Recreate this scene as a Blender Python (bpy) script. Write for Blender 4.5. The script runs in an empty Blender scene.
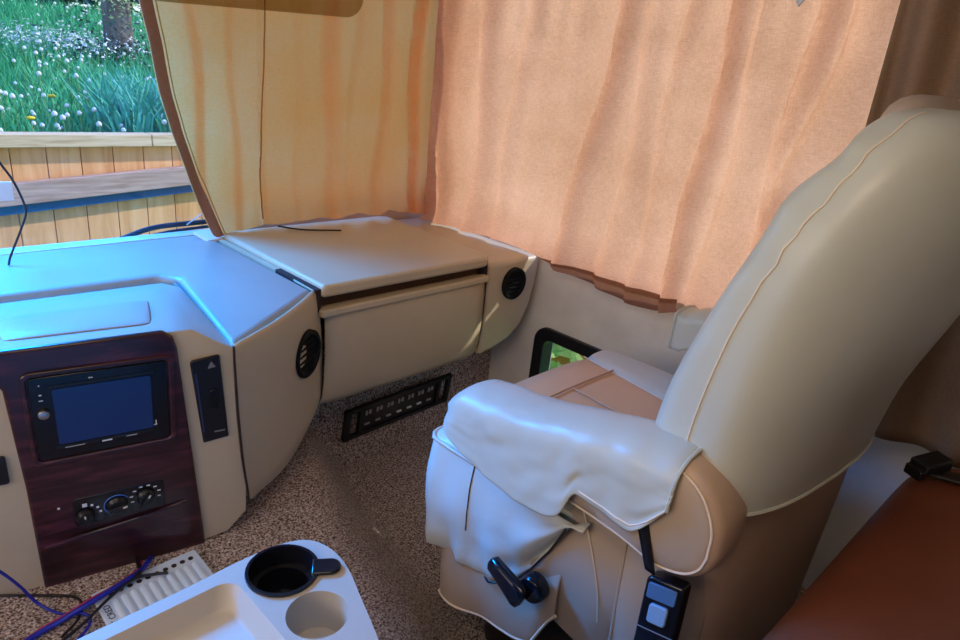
import bpy, math, random
from mathutils import Vector, Matrix, noise
S = bpy.context.scene
COL = S.collection
R = math.radians
random.seed(7)

# ------------------------------------------------------------------ camera
YAW, PITCH, ROLL, FPX = R(48), R(21), R(6.3), 660.0
F = Vector((math.sin(YAW)*math.cos(PITCH), math.cos(YAW)*math.cos(PITCH), -math.sin(PITCH)))
R0 = Vector((math.cos(YAW), -math.sin(YAW), 0)); U0 = R0.cross(F)
RR = math.cos(ROLL)*R0 + math.sin(ROLL)*U0
UU = -math.sin(ROLL)*R0 + math.cos(ROLL)*U0
cd = bpy.data.cameras.new('camera'); cam = bpy.data.objects.new('camera', cd); COL.objects.link(cam)
m = Matrix((RR, UU, -F)).transposed().to_4x4(); m.translation = (0, 0, 1.25)
cam.matrix_world = m
cd.sensor_width = 36; cd.lens = FPX/960*36; cd.clip_start = 0.02
S.camera = cam

# ------------------------------------------------------------------ world, sun, windshield light, added fill lamps
W = bpy.data.worlds.new('sky'); S.world = W; W.use_nodes = True
wn = W.node_tree; wn.nodes.clear()
wo = wn.nodes.new('ShaderNodeOutputWorld'); wb = wn.nodes.new('ShaderNodeBackground')
wb.inputs[0].default_value = (0.40, 0.65, 1.0, 1); wb.inputs[1].default_value = 2.1
wt = wn.nodes.new('ShaderNodeTexCoord'); wx = wn.nodes.new('ShaderNodeSeparateXYZ'); wr_ = wn.nodes.new('ShaderNodeValToRGB')
e = wr_.color_ramp.elements; e[0].position = .08; e[0].color = (.64, .74, .84, 1); e[1].position = .60; e[1].color = (.02, .24, .95, 1)
wn.links.new(wt.outputs['Generated'], wx.inputs[0]); wn.links.new(wx.outputs['Z'], wr_.inputs[0]); wn.links.new(wr_.outputs[0], wb.inputs[0])
wn.links.new(wb.outputs[0], wo.inputs[0])

def lamp(name, kind, loc, direction, energy, color, sx=1, sy=1):
    l = bpy.data.lights.new(name, kind); o = bpy.data.objects.new(name, l); COL.objects.link(o)
    l.energy = energy; l.color = color; o.location = loc
    o.rotation_euler = Vector(direction).to_track_quat('-Z', 'Y').to_euler()
    if kind == 'AREA':
        l.shape = 'RECTANGLE'; l.size = sx; l.size_y = sy
    return o
s = lamp('sun', 'SUN', (8, -2, 9), (-1, .48, -.85), 3.7, (1, .93, .80)); s.data.angle = R(2)
k = lamp('windshield_skylight', 'AREA', (-.12, 2.35, 1.72), (.14, -.62, -.80), 46, (.0, .28, 1.0), 1.0, .5); k.data.spread = R(72)
lamp('added_left_fill', 'AREA', (-1.12, .75, 1.15), (1, .05, -.22), 14, (1, .74, .47), 1.4, .7)  # added warm fill from the left, brightens upright faces
lamp('added_overhead_fill', 'AREA', (-.1, .12, 1.9), (.55, .40, -.85), 9, (1, .74, .50), .7, .6)  # added overhead fill for the seat and dash, no real fixture
S.view_settings.view_transform = 'Standard'; S.view_settings.look = 'None'
S.view_settings.exposure = 0.0; S.view_settings.gamma = 1; S.view_settings.use_curve_mapping = False

# ------------------------------------------------------------------ materials
def mat(name, col, rough=.5, metal=0, bump=None, var=None, spec=.5, coat=0, emit=None):
    M = bpy.data.materials.new(name); M.use_nodes = True
    N = M.node_tree.nodes; L = M.node_tree.links
    b = N['Principled BSDF']
    b.inputs['Base Color'].default_value = (*col, 1); b.inputs['Roughness'].default_value = rough
    b.inputs['Metallic'].default_value = metal; b.inputs['Specular IOR Level'].default_value = spec
    b.inputs['Coat Weight'].default_value = coat; b.inputs['Coat Roughness'].default_value = .15
    tc = N.new('ShaderNodeTexCoord')
    if var:                                       # (scale, second colour, stretch)
        mp = N.new('ShaderNodeMapping'); mp.inputs['Scale'].default_value = var[2] if len(var) > 2 else (1, 1, 1)
        nz = N.new('ShaderNodeTexNoise'); nz.inputs['Scale'].default_value = var[0]; nz.inputs['Detail'].default_value = 5
        rp = N.new('ShaderNodeValToRGB'); rp.color_ramp.elements[0].position = .35; rp.color_ramp.elements[1].position = .65
        rp.color_ramp.elements[0].color = (*col, 1); rp.color_ramp.elements[1].color = (*var[1], 1)
        L.new(tc.outputs['Object'], mp.inputs[0]); L.new(mp.outputs[0], nz.inputs[0]); L.new(nz.outputs[0], rp.inputs[0])
        L.new(rp.outputs[0], b.inputs['Base Color'])
    if bump:                                      # (scale, strength, distance)
        nb = N.new('ShaderNodeTexNoise'); nb.inputs['Scale'].default_value = bump[0]; nb.inputs['Detail'].default_value = 3
        bp = N.new('ShaderNodeBump'); bp.inputs['Strength'].default_value = bump[1]; bp.inputs['Distance'].default_value = bump[2]
        L.new(tc.outputs['Object'], nb.inputs[0]); L.new(nb.outputs[0], bp.inputs['Height']); L.new(bp.outputs[0], b.inputs['Normal'])
    if emit:
        b.inputs['Emission Color'].default_value = (*emit[0], 1); b.inputs['Emission Strength'].default_value = emit[1]
    return M
def fabric(name, col, col2, trans, scale=(1, 1, 1)):
    M = bpy.data.materials.new(name); M.use_nodes = True
    N = M.node_tree.nodes; L = M.node_tree.links; N.clear()
    out = N.new('ShaderNodeOutputMaterial'); d = N.new('ShaderNodeBsdfDiffuse'); t = N.new('ShaderNodeBsdfTranslucent')
    mx = N.new('ShaderNodeMixShader'); mx.inputs[0].default_value = trans
    tc = N.new('ShaderNodeTexCoord')
    rgb = []
    for sc in ((60, 60, 900), (900, 900, 60)):     # the weave: two crossed thread noises
        mp = N.new('ShaderNodeMapping'); mp.inputs['Scale'].default_value = sc
        nz = N.new('ShaderNodeTexNoise'); nz.inputs['Scale'].default_value = 1; nz.inputs['Detail'].default_value = 2
        L.new(tc.outputs['Object'], mp.inputs[0]); L.new(mp.outputs[0], nz.inputs[0]); rgb.append(nz)
    big = N.new('ShaderNodeTexNoise'); big.inputs['Scale'].default_value = 4; big.inputs['Detail'].default_value = 4
    L.new(tc.outputs['Object'], big.inputs[0])
    a = N.new('ShaderNodeMath'); a.operation = 'ADD'; L.new(rgb[0].outputs[0], a.inputs[0]); L.new(rgb[1].outputs[0], a.inputs[1])
    a2 = N.new('ShaderNodeMath'); a2.operation = 'ADD'; L.new(a.outputs[0], a2.inputs[0]); L.new(big.outputs[0], a2.inputs[1])
    mr = N.new('ShaderNodeMapRange'); mr.inputs[1].default_value = 1.2; mr.inputs[2].default_value = 1.8
    L.new(a2.outputs[0], mr.inputs[0])
    mc = N.new('ShaderNodeMix'); mc.data_type = 'RGBA'
    mc.inputs[6].default_value = (*col, 1); mc.inputs[7].default_value = (*col2, 1); L.new(mr.outputs[0], mc.inputs[0])
    for q in (d, t): L.new(mc.outputs[2], q.inputs[0])
    L.new(d.outputs[0], mx.inputs[1]); L.new(t.outputs[0], mx.inputs[2]); L.new(mx.outputs[0], out.inputs[0])
    return M
def sheet(name, tint, gloss, rough=.02):
    M = bpy.data.materials.new(name); M.use_nodes = True
    N = M.node_tree.nodes; L = M.node_tree.links; N.clear()
    out = N.new('ShaderNodeOutputMaterial'); t = N.new('ShaderNodeBsdfTransparent'); g = N.new('ShaderNodeBsdfGlossy')
    mx = N.new('ShaderNodeMixShader'); mx.inputs[0].default_value = gloss
    t.inputs[0].default_value = (*tint, 1); g.inputs['Roughness'].default_value = rough
    L.new(t.outputs[0], mx.inputs[1]); L.new(g.outputs[0], mx.inputs[2]); L.new(mx.outputs[0], out.inputs[0])
    return M
def carpet(name):
    M = mat(name, (.1, .08, .07), .95, spec=.1)
    N = M.node_tree.nodes; L = M.node_tree.links; b = N['Principled BSDF']
    tc = N.new('ShaderNodeTexCoord')
    nz = N.new('ShaderNodeTexNoise'); nz.inputs['Scale'].default_value = 215; nz.inputs['Detail'].default_value = 2.5; nz.inputs['Roughness'].default_value = .65
    rp = N.new('ShaderNodeValToRGB'); e = rp.color_ramp.elements
    e[0].position = .38; e[0].color = (.085, .058, .047, 1); e[1].position = .66; e[1].color = (.86, .75, .69, 1)
    k = e.new(.5); k.color = (.46, .35, .30, 1)
    L.new(tc.outputs['Object'], nz.inputs[0]); L.new(nz.outputs[0], rp.inputs[0]); L.new(rp.outputs[0], b.inputs['Base Color'])
    bp = N.new('ShaderNodeBump'); bp.inputs['Strength'].default_value = 1; bp.inputs['Distance'].default_value = .008
    L.new(nz.outputs[0], bp.inputs['Height']); L.new(bp.outputs[0], b.inputs['Normal'])
    return M
def wood_mat(name, c1, c2, c3, stretch, scale, rough, coat=0):
    M = mat(name, c1, rough, coat=coat); N = M.node_tree.nodes; L = M.node_tree.links; b = N['Principled BSDF']
    tc = N.new('ShaderNodeTexCoord'); mp = N.new('ShaderNodeMapping'); mp.inputs['Scale'].default_value = stretch
    nz = N.new('ShaderNodeTexNoise'); nz.inputs['Scale'].default_value = scale; nz.inputs['Detail'].default_value = 7; nz.inputs['Distortion'].default_value = .6
    rp = N.new('ShaderNodeValToRGB'); e = rp.color_ramp.elements
    e[0].position = .32; e[0].color = (*c1, 1); e[1].position = .72; e[1].color = (*c3, 1); k = e.new(.52); k.color = (*c2, 1)
    L.new(tc.outputs['Object'], mp.inputs[0]); L.new(mp.outputs[0], nz.inputs[0]); L.new(nz.outputs[0], rp.inputs[0]); L.new(rp.outputs[0], b.inputs['Base Color'])
    return M

VIN = (220, .12, .002)
m_dash = mat('beige_dash_vinyl', (.56, .46, .31), .38, bump=(420, .12, .001), var=(5, (.59, .485, .33)))
m_dash_skylit = mat('dash_vinyl_skylit_copy', (.31, .30, .27), .34, bump=(300, .3, .0015), var=(6, (.34, .33, .295)))  # copy of the dash vinyl, darkened to deepen the blue skylight on it
m_seam = mat('dark_gap', (.03, .02, .018), .8)
m_wood = wood_mat('dark_mahogany_veneer', (.012, .003, .006), (.034, .007, .013), (.10, .022, .036), (2.5, 2.5, 16), 3.2, .32, .35)
m_black = mat('black_plastic', (.008, .009, .013), .35)
m_louver = mat('matt_black', (.007, .008, .011), .6, spec=.15)
m_gloss = mat('gloss_black_plastic', (.006, .007, .012), .14)
m_screen = mat('dark_blue_screen', (.006, .016, .07), .18, emit=((.004, .018, .085), .45))
m_white = mat('white_marking', (.75, .78, .82), .5)
m_metal = mat('brushed_metal_knob', (.55, .52, .5), .3, 1)
m_slot = mat('brown_recess', (.075, .035, .018), .7)
m_carpet = carpet('speckled_brown_carpet')
m_wall = mat('pale_grey_wall_vinyl', (.74, .73, .70), .6, bump=(25, .15, .01), var=(9, (.66, .64, .60)))
m_cream = mat('cream_seat_cover_vinyl', (.50, .515, .45), .36, bump=(35, .10, .006), var=(4, (.53, .545, .475)))
m_pale = mat('pale_seat_cover_vinyl', (.60, .62, .58), .30, bump=(28, .14, .008))
m_tan = mat('tan_seat_vinyl', (.62, .345, .18), .42, bump=(60, .12, .003), var=(5, (.66, .38, .21)))
m_tan2 = mat('beige_seat_side_vinyl', (.43, .335, .26), .42, bump=(40, .14, .005), var=(5, (.47, .37, .285)))
m_tan3 = mat('warm_beige_arm_vinyl', (.50, .345, .24), .42, bump=(60, .12, .003), var=(5, (.54, .38, .27)))
m_thread = mat('cream_stitching', (.78, .66, .52), .6)
m_brown = mat('red_brown_leather', (.17, .045, .022), .42, bump=(90, .10, .003), var=(4, (.21, .062, .03)))
m_curt = fabric('golden_curtain_cloth', (1.0, .385, .09), (1.0, .495, .185), .80)
m_curt2 = fabric('peach_curtain_cloth', (.68, .335, .185), (.90, .50, .31), .62)
m_hem = fabric('brown_curtain_hem', (.27, .12, .07), (.36, .17, .10), .3)
m_drape = fabric('brown_drape_cloth', (.27, .165, .10), (.36, .235, .15), .15)
m_glass = sheet('window_glass', (.97, .985, .98), .03)
m_smoke = sheet('smoked_acrylic', (.68, .59, .44), .03)
m_tray = mat('off_white_tray_plastic', (.45, .41, .35), .42, bump=(500, .08, .001))
m_rack = mat('white_ribbed_plastic', (.66, .80, .97), .4)
m_blue = mat('blue_wire_sleeve', (.012, .018, .33), .4)
m_red = mat('magenta_wire_sleeve', (.45, .02, .10), .4)
m_wire = mat('black_wire_sleeve', (.010, .008, .010), .45)
m_fence = wood_mat('cedar_boards', (.74, .34, .13), (.90, .47, .20), (.98, .58, .29), (9, 9, .9), 2.2, .75)
m_rail = wood_mat('pale_pine_rail', (.62, .42, .24), (.82, .60, .38), (.90, .70, .48), (1.2, 14, 14), 3, .75)
m_brace = wood_mat('weathered_pink_board', (.40, .25, .20), (.56, .38, .32), (.68, .50, .44), (1.2, 12, 16), 3, .8)
m_brace_shadow = mat('painted_brace_shadow', (.012, .09, .26), .5)  # shadow under the fence brace, painted as a dark blue colour
m_grass = mat('meadow_grass', (.025, .36, .15), .6, var=(3, (.10, .58, .26)))
m_tuft = mat('blue_green_grass', (.03, .38, .27), .55, var=(5, (.14, .62, .50)))
m_soil = mat('meadow_ground', (.03, .20, .05), .9, var=(4, (.06, .32, .09)))
m_bark = mat('tree_bark', (.10, .09, .09), .9, bump=(14, 1, .05), var=(12, (.22, .20, .19), (1, 1, .2)))
m_leaf = fabric('leaves_green', (.36, .62, .22), (.80, .92, .50), .5)
m_leafr = fabric('leaves_reddish', (.60, .22, .06), (.75, .35, .10), .5)
m_hedge = mat('dark_hedge_leaves', (.01, .045, .07), .8, var=(3, (.02, .10, .09)))
m_fluff = mat('dandelion_fluff', (.85, .88, .9), .9)
m_yellow = mat('dandelion_yellow', (.9, .62, .02), .7)
m_stem = mat('dandelion_stem', (.25, .42, .12), .7)
m_paper = mat('white_card', (.8, .8, .78), .6)

# ------------------------------------------------------------------ mesh building
class MB:
    def __init__(self): self.v = []; self.f = []
    def add(self, vs, fs):
        o = len(self.v); self.v += [Vector(p) for p in vs]; self.f += [tuple(i+o for i in q) for q in fs]; return self
    def box(self, lo, hi, fr=None):
        x0, y0, z0 = lo; x1, y1, z1 = hi
        P = [(x0,y0,z0),(x1,y0,z0),(x1,y1,z0),(x0,y1,z0),(x0,y0,z1),(x1,y0,z1),(x1,y1,z1),(x0,y1,z1)]
        if fr: P = [fr(*p) for p in P]
        return self.add(P, [(0,3,2,1),(4,5,6,7),(0,1,5,4),(1,2,6,5),(2,3,7,6),(3,0,4,7)])
    def grid(self, rows, close=False):
        n = len(rows[0]); vs = [p for r in rows for p in r]; fs = []
        for i in range(len(rows)-1):
            for j in range(n if close else n-1):
                a = i*n+j; b = i*n+(j+1) % n; fs.append((a, b, b+n, a+n))
        return self.add(vs, fs)
    def loft(self, rings, cap=True):
        o = len(self.v); self.grid(rings, True); n = len(rings[0])
        if cap:
            self.f.append(tuple(o+i for i in reversed(range(n))))
            e = o+(len(rings)-1)*n; self.f.append(tuple(e+i for i in range(n)))
        return self
    def tube(self, pts, r, n=8, cap=True):
        pts = [Vector(p) for p in pts]; rings = []; up = None
        for i, p in enumerate(pts):
            t = (pts[min(i+1, len(pts)-1)]-pts[max(i-1, 0)]).normalized()
            if up is None: up = t.orthogonal().normalized()
            up = (up-t*up.dot(t)).normalized(); w = t.cross(up)
            rr = r[i] if isinstance(r, (list, tuple)) else r
            rings.append([p+rr*(math.cos(a)*up+math.sin(a)*w) for a in [2*math.pi*k/n for k in range(n)]])
        return self.loft(rings, cap)
    def prism(self, pts, d0, d1, fr):
        n = len(pts)
        return self.loft([[fr(a, b, d0) for a, b in pts], [fr(a, b, d1) for a, b in pts]])
    def lathe(self, prof, fr, n=28, cap=True):
        return self.loft([[fr(r*math.cos(2*math.pi*k/n), r*math.sin(2*math.pi*k/n), h) for k in range(n)] for r, h in prof], cap)
    def sphere(self, c, r, nu=12, nv=8, sq=(1, 1, 1)):
        rings = []
        for i in range(1, nv):
            a = math.pi*i/nv
            rings.append([Vector(c)+Vector((r*sq[0]*math.sin(a)*math.cos(b), r*sq[1]*math.sin(a)*math.sin(b), -r*sq[2]*math.cos(a))) for b in [2*math.pi*k/nu for k in range(nu)]])
        return self.loft(rings)
    def build(self, name, m, parent=None, bevel=0, sub=0, solid=0, smooth=True, seg=3, origin=None):
        if parent is not None:
            r = parent
            while r.parent: r = r.parent
            L = r.location.copy()
        elif origin is not None: L = Vector(origin)
        else:
            lo = [min(p[i] for p in self.v) for i in range(3)]; hi = [max(p[i] for p in self.v) for i in range(3)]
            L = Vector(((lo[0]+hi[0])/2, (lo[1]+hi[1])/2, lo[2]))
        me = bpy.data.meshes.new(name); me.from_pydata([p-L for p in self.v], [], self.f); me.update()
        import bmesh
        bm = bmesh.new(); bm.from_mesh(me); bmesh.ops.recalc_face_normals(bm, faces=bm.faces); bm.to_mesh(me); bm.free()
        me.materials.append(m)
        o = bpy.data.objects.new(name, me); COL.objects.link(o)
        if parent is not None: o.parent = parent
        else: o.location = L
        if smooth:
            for p in me.polygons: p.use_smooth = True
        if solid:
            k = o.modifiers.new('s', 'SOLIDIFY'); k.thickness = solid; k.offset = 0
        if bevel:
            k = o.modifiers.new('b', 'BEVEL'); k.width = bevel; k.segments = seg; k.limit_method = 'ANGLE'; k.angle_limit = R(40)
        if sub:
            k = o.modifiers.new('u', 'SUBSURF'); k.levels = sub; k.render_levels = sub
        if (bevel or not sub) and smooth:
            try:
                me.set_sharp_from_angle(angle=R(45))
            except Exception: pass
        return o
def tag(o, label, cat, group=None, kind=None):
    o['label'] = label; o['category'] = cat
    if group: o['group'] = group
    if kind: o['kind'] = kind
    return o
def thing(name, loc, label, cat, group=None):
    o = bpy.data.objects.new(name, None); COL.objects.link(o); o.location = loc; o.empty_display_size = .05
    return tag(o, label, cat, group)
def struct(o): o['kind'] = 'structure'; return o
def frame(o, u, v, n):
    o, u, v, n = Vector(o), Vector(u).normalized(), Vector(v).normalized(), Vector(n).normalized()
    return lambda a, b, c: o+u*a+v*b+n*c
XZ = lambda y0: (lambda a, b, c: Vector((a, y0+c, b)))       # outline in x,z ; depth along y
XY = lambda z0: (lambda a, b, c: Vector((a, b, z0+c)))
YZ = lambda x0: (lambda a, b, c: Vector((x0+c, a, b)))
def rrect(x0, y0, x1, y1, r, k=5):
    if not isinstance(r, (list, tuple)): r = [r]*4
    out = []
    for (cx, cy, a0, q) in ((x1-r[0], y1-r[0], 0, r[0]), (x0+r[1], y1-r[1], 90, r[1]), (x0+r[2], y0+r[2], 180, r[2]), (x1-r[3], y0+r[3], 270, r[3])):
        for i in range(k+1):
            a = R(a0+90*i/k); out.append((cx+q*math.cos(a), cy+q*math.sin(a)))
    return out
def lerp(a, b, t): return a+(b-a)*t
def pw(pts, x):
    if x <= pts[0][0]: return pts[0][1]
    for (a, va), (b, vb) in zip(pts, pts[1:]):
        if x <= b:
            t = (x-a)/(b-a); t = t*t*(3-2*t); return lerp(va, vb, t)
    return pts[-1][1]
def plw(pts, x):
    if x <= pts[0][0]: return pts[0][1]
    for (a, va), (b, vb) in zip(pts, pts[1:]):
        if x <= b: return lerp(va, vb, (x-a)/(b-a))
    return pts[-1][1]
def spline(pts, n=8):
    P = [Vector(p) for p in pts]; P = [2*P[0]-P[1]]+P+[2*P[-1]-P[-2]]; out = []
    for i in range(1, len(P)-2):
        a, b, c, d = P[i-1:i+3]
        for k in range(n):
            t = k/n
            out.append(.5*((2*b)+(c-a)*t+(2*a-5*b+4*c-d)*t*t+(3*b-a-3*c+d)*t**3))
    out.append(P[-2]); return out
def superring(c, ux, uy, a, b, e=4, n=32):
    c, ux, uy = Vector(c), Vector(ux), Vector(uy); out = []
    for k in range(n):
        t = 2*math.pi*k/n; ct, st = math.cos(t), math.sin(t)
        out.append(c+ux*(a*math.copysign(abs(ct)**(2/e), ct))+uy*(b*math.copysign(abs(st)**(2/e), st)))
    return out
def slab(axis, pos, th, a0, a1, b0, b1, holes):
    """a wall with rectangular holes, as one mesh of cells; axis 0: wall at x=pos, a=y b=z; axis 1: wall at y=pos, a=x b=z"""
    A = sorted({a0, a1, *[h[0] for h in holes], *[h[1] for h in holes]}); B = sorted({b0, b1, *[h[2] for h in holes], *[h[3] for h in holes]})
    mb = MB()
    for i in range(len(A)-1):
        for j in range(len(B)-1):
            ca, cb = (A[i]+A[i+1])/2, (B[j]+B[j+1])/2
            if any(h[0] < ca < h[1] and h[2] < cb < h[3] for h in holes): continue
            if axis == 0: mb.box((pos, A[i], B[j]), (pos+th, A[i+1], B[j+1]))
            else: mb.box((A[i], pos, B[j]), (A[i+1], pos+th, B[j+1]))
    return mb

# ------------------------------------------------------------------ the setting
XW = 1.75
struct(MB().box((-1.2, -2.3, -.05), (1.8, 1.6, 0)).build('floor', m_carpet, smooth=False))
struct(MB().box((-1.2, -2.3, 1.95), (1.85, 1.98, 2.0)).build('ceiling', m_wall, smooth=False))
struct(slab(0, XW, .06, -2.3, 2.0, -.05, 1.95, [(.30, 1.77, .70, 1.70), (.74, 1.265, .175, .395)]).build('wall_right', m_wall, smooth=False))
struct(slab(0, -1.2, .06, -2.3, 2.0, -.05, 1.95, [(.3, 1.2, .95, 1.6)]).build('wall_left', m_wall, smooth=False))
struct(MB().box((-1.2, -2.36, -.05), (1.8, -2.3, 1.95)).build('wall_back', m_wall, smooth=False))
struct(slab(1, 1.93, .05, -1.14, XW, .30, 1.95, [(-1.05, 1.735, .69, 1.78)]).prism([(1.0, .735), (1.0, .69), (1.738, .69), (1.738, .99)]+[(1.485+.253*math.cos(R(a)), .99+.255*math.sin(R(a))) for a in range(0, -91, -10)], 1.93, 1.98, XZ(0)).build('wall_front', m_wall, smooth=False))
struct(MB().box((-1.14, 1.5, 0), (XW, 1.56, .60)).build('wall_toe', m_carpet, smooth=False))
w1 = struct(MB().box((-1.05, 1.955, .69), (1.735, 1.961, 1.78)).build('window_1', m_glass, smooth=False))
w2 = struct(MB().box((XW+.03, .30, .70), (XW+.036, 1.77, 1.70)).build('window_2', m_glass, smooth=False))
w3 = struct(MB().box((XW+.035, .74, .175), (XW+.04, 1.265, .395)).build('window_3', m_glass, smooth=False))
fr = MB(); yz = YZ(XW)
o_ = rrect(.705, .14, 1.30, .43, .055, 6); i_ = rrect(.748, .183, 1.257, .387, .03, 6); n_ = len(o_)
fr.loft([[yz(a, b, .0) for a, b in o_], [yz(a, b, -.014) for a, b in o_], [yz(a, b, -.014) for a, b in i_], [yz(a, b, .045) for a, b in i_]], cap=False)
struct(fr.build('window_frame', m_black, w3, bevel=.004))
# the carpeted engine hump
hump = MB(); rows = []
top = [(2.0, 1.02), (1.5, .98), (1.42, .945), (1.25, .86), (1.06, .77), (.90, .715), (.735, .68), (.4, .66), (-.2, .64), (-1.2, .62)]
bot = [(2.0, 1.17), (1.62, 1.165), (1.40, 1.05), (1.2, 1.02), (1.0, 1.0), (.85, .99), (.7, .90), (.4, .80), (-.2, .76), (-1.2, .74)]
for k in range(60):
    y = 1.505-k*2.6/59; xt = plw(sorted(top), y); xb = plw(sorted(bot), y); r = []
    for j in range(8): r.append((lerp(-1.13, xt-.06, j/7), y, .22))
    for j in range(1, 13):
        t = j/12; zz = .22*(1-t*t*(3-2*t)); r.append((lerp(xt-.06, xb, t), y, zz-.002))
    rows.append(r)
hump.grid(rows)
tag(hump.build('engine_hump', m_carpet, smooth=True), 'speckled brown carpeted hump on the floor under the wood-panelled console', 'engine hump')

# ------------------------------------------------------------------ dashboard
D = thing('dashboard', (.6, 1.5, .22), 'beige vinyl dashboard with mahogany console, glovebox and round vents below the curtained windshield', 'dashboard')
pad = [(-1.12, 1.90), (.848, 1.90), (.848, 1.318), (.54, 1.120), (.62, 1.545), (.585, 1.585), (.27, 1.595), (-1.12, 1.70)]
MB().prism(pad, .60, .70, XY(0)).build('padded_top', m_dash_skylit, D, bevel=.016, seg=4)
# console body: hood from the ridge forward, then the front face down to the hump
pu = Vector((.976, -.217, 0)).normalized(); pv = Vector((-.026, -.116, .993)).normalized(); pn = pu.cross(pv).normalized()   # pn points to -y
pb = Vector((.494, 1.182, .22)); PF = frame(pb, pu, pv, pn)
cols = []
for (bx, by, u) in ((-1.12, 1.69, -1.25), (-.5, 1.645, -.8), (-.05, 1.612, -.42), (.2, 1.60, -.315), (.27, 1.592, -.30), (.42, 1.586, -.16), (.56, 1.58, -.05), (.585, 1.578, -.012)):
    c = [Vector((bx, by, .60)), Vector((bx, by, .675))]
    t0 = PF(u, .535, -.012)
    for t in (.12, .35, .65, .9): 
        q = lerp(Vector((bx, by, .69)), t0, t); q.z += .006*math.sin(math.pi*t); c.append(q)
    c.append(PF(u, .53, -.003))
    for v in (.52, .48, .36, .24, .12, .0): c.append(PF(u, v, 0))
    cols.append(c)
def edgecol(bx, by, tx, pts):
    c = [Vector((bx, by, .60)), Vector((bx, by, .675))]; t0 = Vector(pts[0])
    for t in (.12, .35, .65, .9):
        q = lerp(Vector((bx, by, .69)), t0, t); q.z += .004*math.sin(math.pi*t); c.append(q)
    return c+[Vector(p) for p in pts]
cols.append(edgecol(.60, 1.566, 0, [(.508, 1.118, .718), (.509, 1.117, .708), (.513, 1.122, .66), (.519, 1.133, .54), (.528, 1.143, .42), (.54, 1.155, .32), (.54, 1.168, .232)]))
cols.append(edgecol(.61, 1.55, 0, [(.54, 1.117, .697), (.541, 1.117, .690), (.543, 1.121, .64), (.551, 1.13, .53), (.563, 1.141, .42), (.577, 1.151, .34), (.578, 1.157, .275)]))
cols.append([p+Vector((.012, .07, -.003)) for p in cols[-1]])
MB().grid([c[6:] for c in cols]).build('console_face', m_dash, D)
MB().grid([c[:7] for c in cols]).build('hood', m_dash_skylit, D)
lip = MB(); lp = []
for k, t in enumerate([0, .1, .25, .5, .75, .9, 1]):
    u = lerp(-.29, -.075, t); h = .0 if k in (0, 6) else .007
    lp.append([lerp(Vector((lerp(.2, .56, t), 1.59, .69)), PF(u, .535, -.012), q)+Vector((0, 0, .004+hh)) for q, hh in ((.52, 0), (.56, h), (.66, h+.003), (.85, h*.8), (.93, -.004))])
lip.grid(lp).build('raised_lid', m_dash_skylit, D, sub=1, solid=.004)
# wood panel
pts = [(-.296, -.002), (.0, -.002), (-.02, .25), (-.040, .50), (-.046, .525), (-.062, .539), (-.315, .535), (-.335, .526), (-.325, .50), (-.305, .462), (-.297, .25)]
wp = MB().prism(pts, -.002, .010, PF).build('wood_panel', m_wood, D, bevel=.005)
SF = lambda a, b, c: PF(a, b, c)
# stereo recess lip and stereo
rc = MB(); out = rrect(-.281, .298, -.047, .492, .016); inn = rrect(-.272, .307, -.058, .483, .010)
rc.loft([[PF(a, b, .009) for a, b in out], [PF(a, b, .015) for a, b in out], [PF(a, b, .015) for a, b in inn], [PF(a, b, .002) for a, b in inn]], cap=False)
rc.build('stereo_surround', m_wood, wp, bevel=.003)
st = MB().prism(rrect(-.270, .309, -.060, .481, .004, 2), .008, .0135, PF).build('stereo', m_gloss, D, bevel=.002)
MB().prism(rrect(-.238, .340, -.088, .455, .003, 2), .013, .0150, PF).build('screen', m_screen, st)
MB().lathe([(.0085, 0), (.0085, .007), (.006, .009), (.002, .0092)], frame(PF(-.254, .410, .013), pu, pv, pn), 20).build('volume_knob', m_metal, st)
mk = MB()
for (a, b, w, h) in ((-.255, .447, .004, .002), (-.255, .436, .006, .0015), (-.165, .3305, .016, .004), (-.215, .331, .03, .0012), (-.125, .331, .018, .0012), (-.083, .350, .0015, .010), (-.084, .345, .006, .0015), (-.18, .4685, .006, .0015), (-.255, .466, .002, .002)):
    MB().box((a-w/2, b-h/2, .0133), (a+w/2, b+h/2, .0142), PF).build('marking', m_white, st, smooth=False)
bz = MB()
for (a0, b0, a1, b1) in ((-.245, .332, -.082, .337), (-.245, .459, -.082, .463)): MB().box((a0, b0, .0135), (a1, b1, .0145), PF).build('trim_bar', m_black, st, smooth=False)
# climate control
cl = MB().prism(rrect(-.232, .138, -.076, .206, .008), .008, .0115, PF).build('climate_panel', m_gloss, D, bevel=.002)
for (a, b, r, rot) in ((-.214, .161, .016, 95), (-.160, .172, .019, 10), (-.110, .176, .017, 62)):
    kf = frame(PF(a, b, .011), pu, pv, pn)
    kb = MB().lathe([(r, 0), (r, .006), (r*.8, .010), (r*.76, .012)], kf, 28).build('control_knob', m_black, cl, bevel=.001)
    ca, sa = math.cos(R(rot)), math.sin(R(rot))
    kg = lambda x, y, z, kf=kf, ca=ca, sa=sa: kf(x*ca-y*sa, x*sa+y*ca, z)
    MB().box((-r*.85, -r*.2, .011), (r*.85, r*.2, .018), kg).build('knob_grip', m_black, kb, bevel=.0015)
    MB().box((r*.45, -r*.08, .0175), (r*.85, r*.08, .0190), kg).build('pointer', m_white, kb, smooth=False)
mk = MB()
for k in range(8):
    a = R(200-k*31); MB().box((-.110+.025*math.cos(a)-.003, .176+.025*math.sin(a)-.0012, .011), (-.110+.025*math.cos(a)+.003, .176+.025*math.sin(a)+.0012, .0122), PF).build('marking', m_white, cl, smooth=False)
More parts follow.
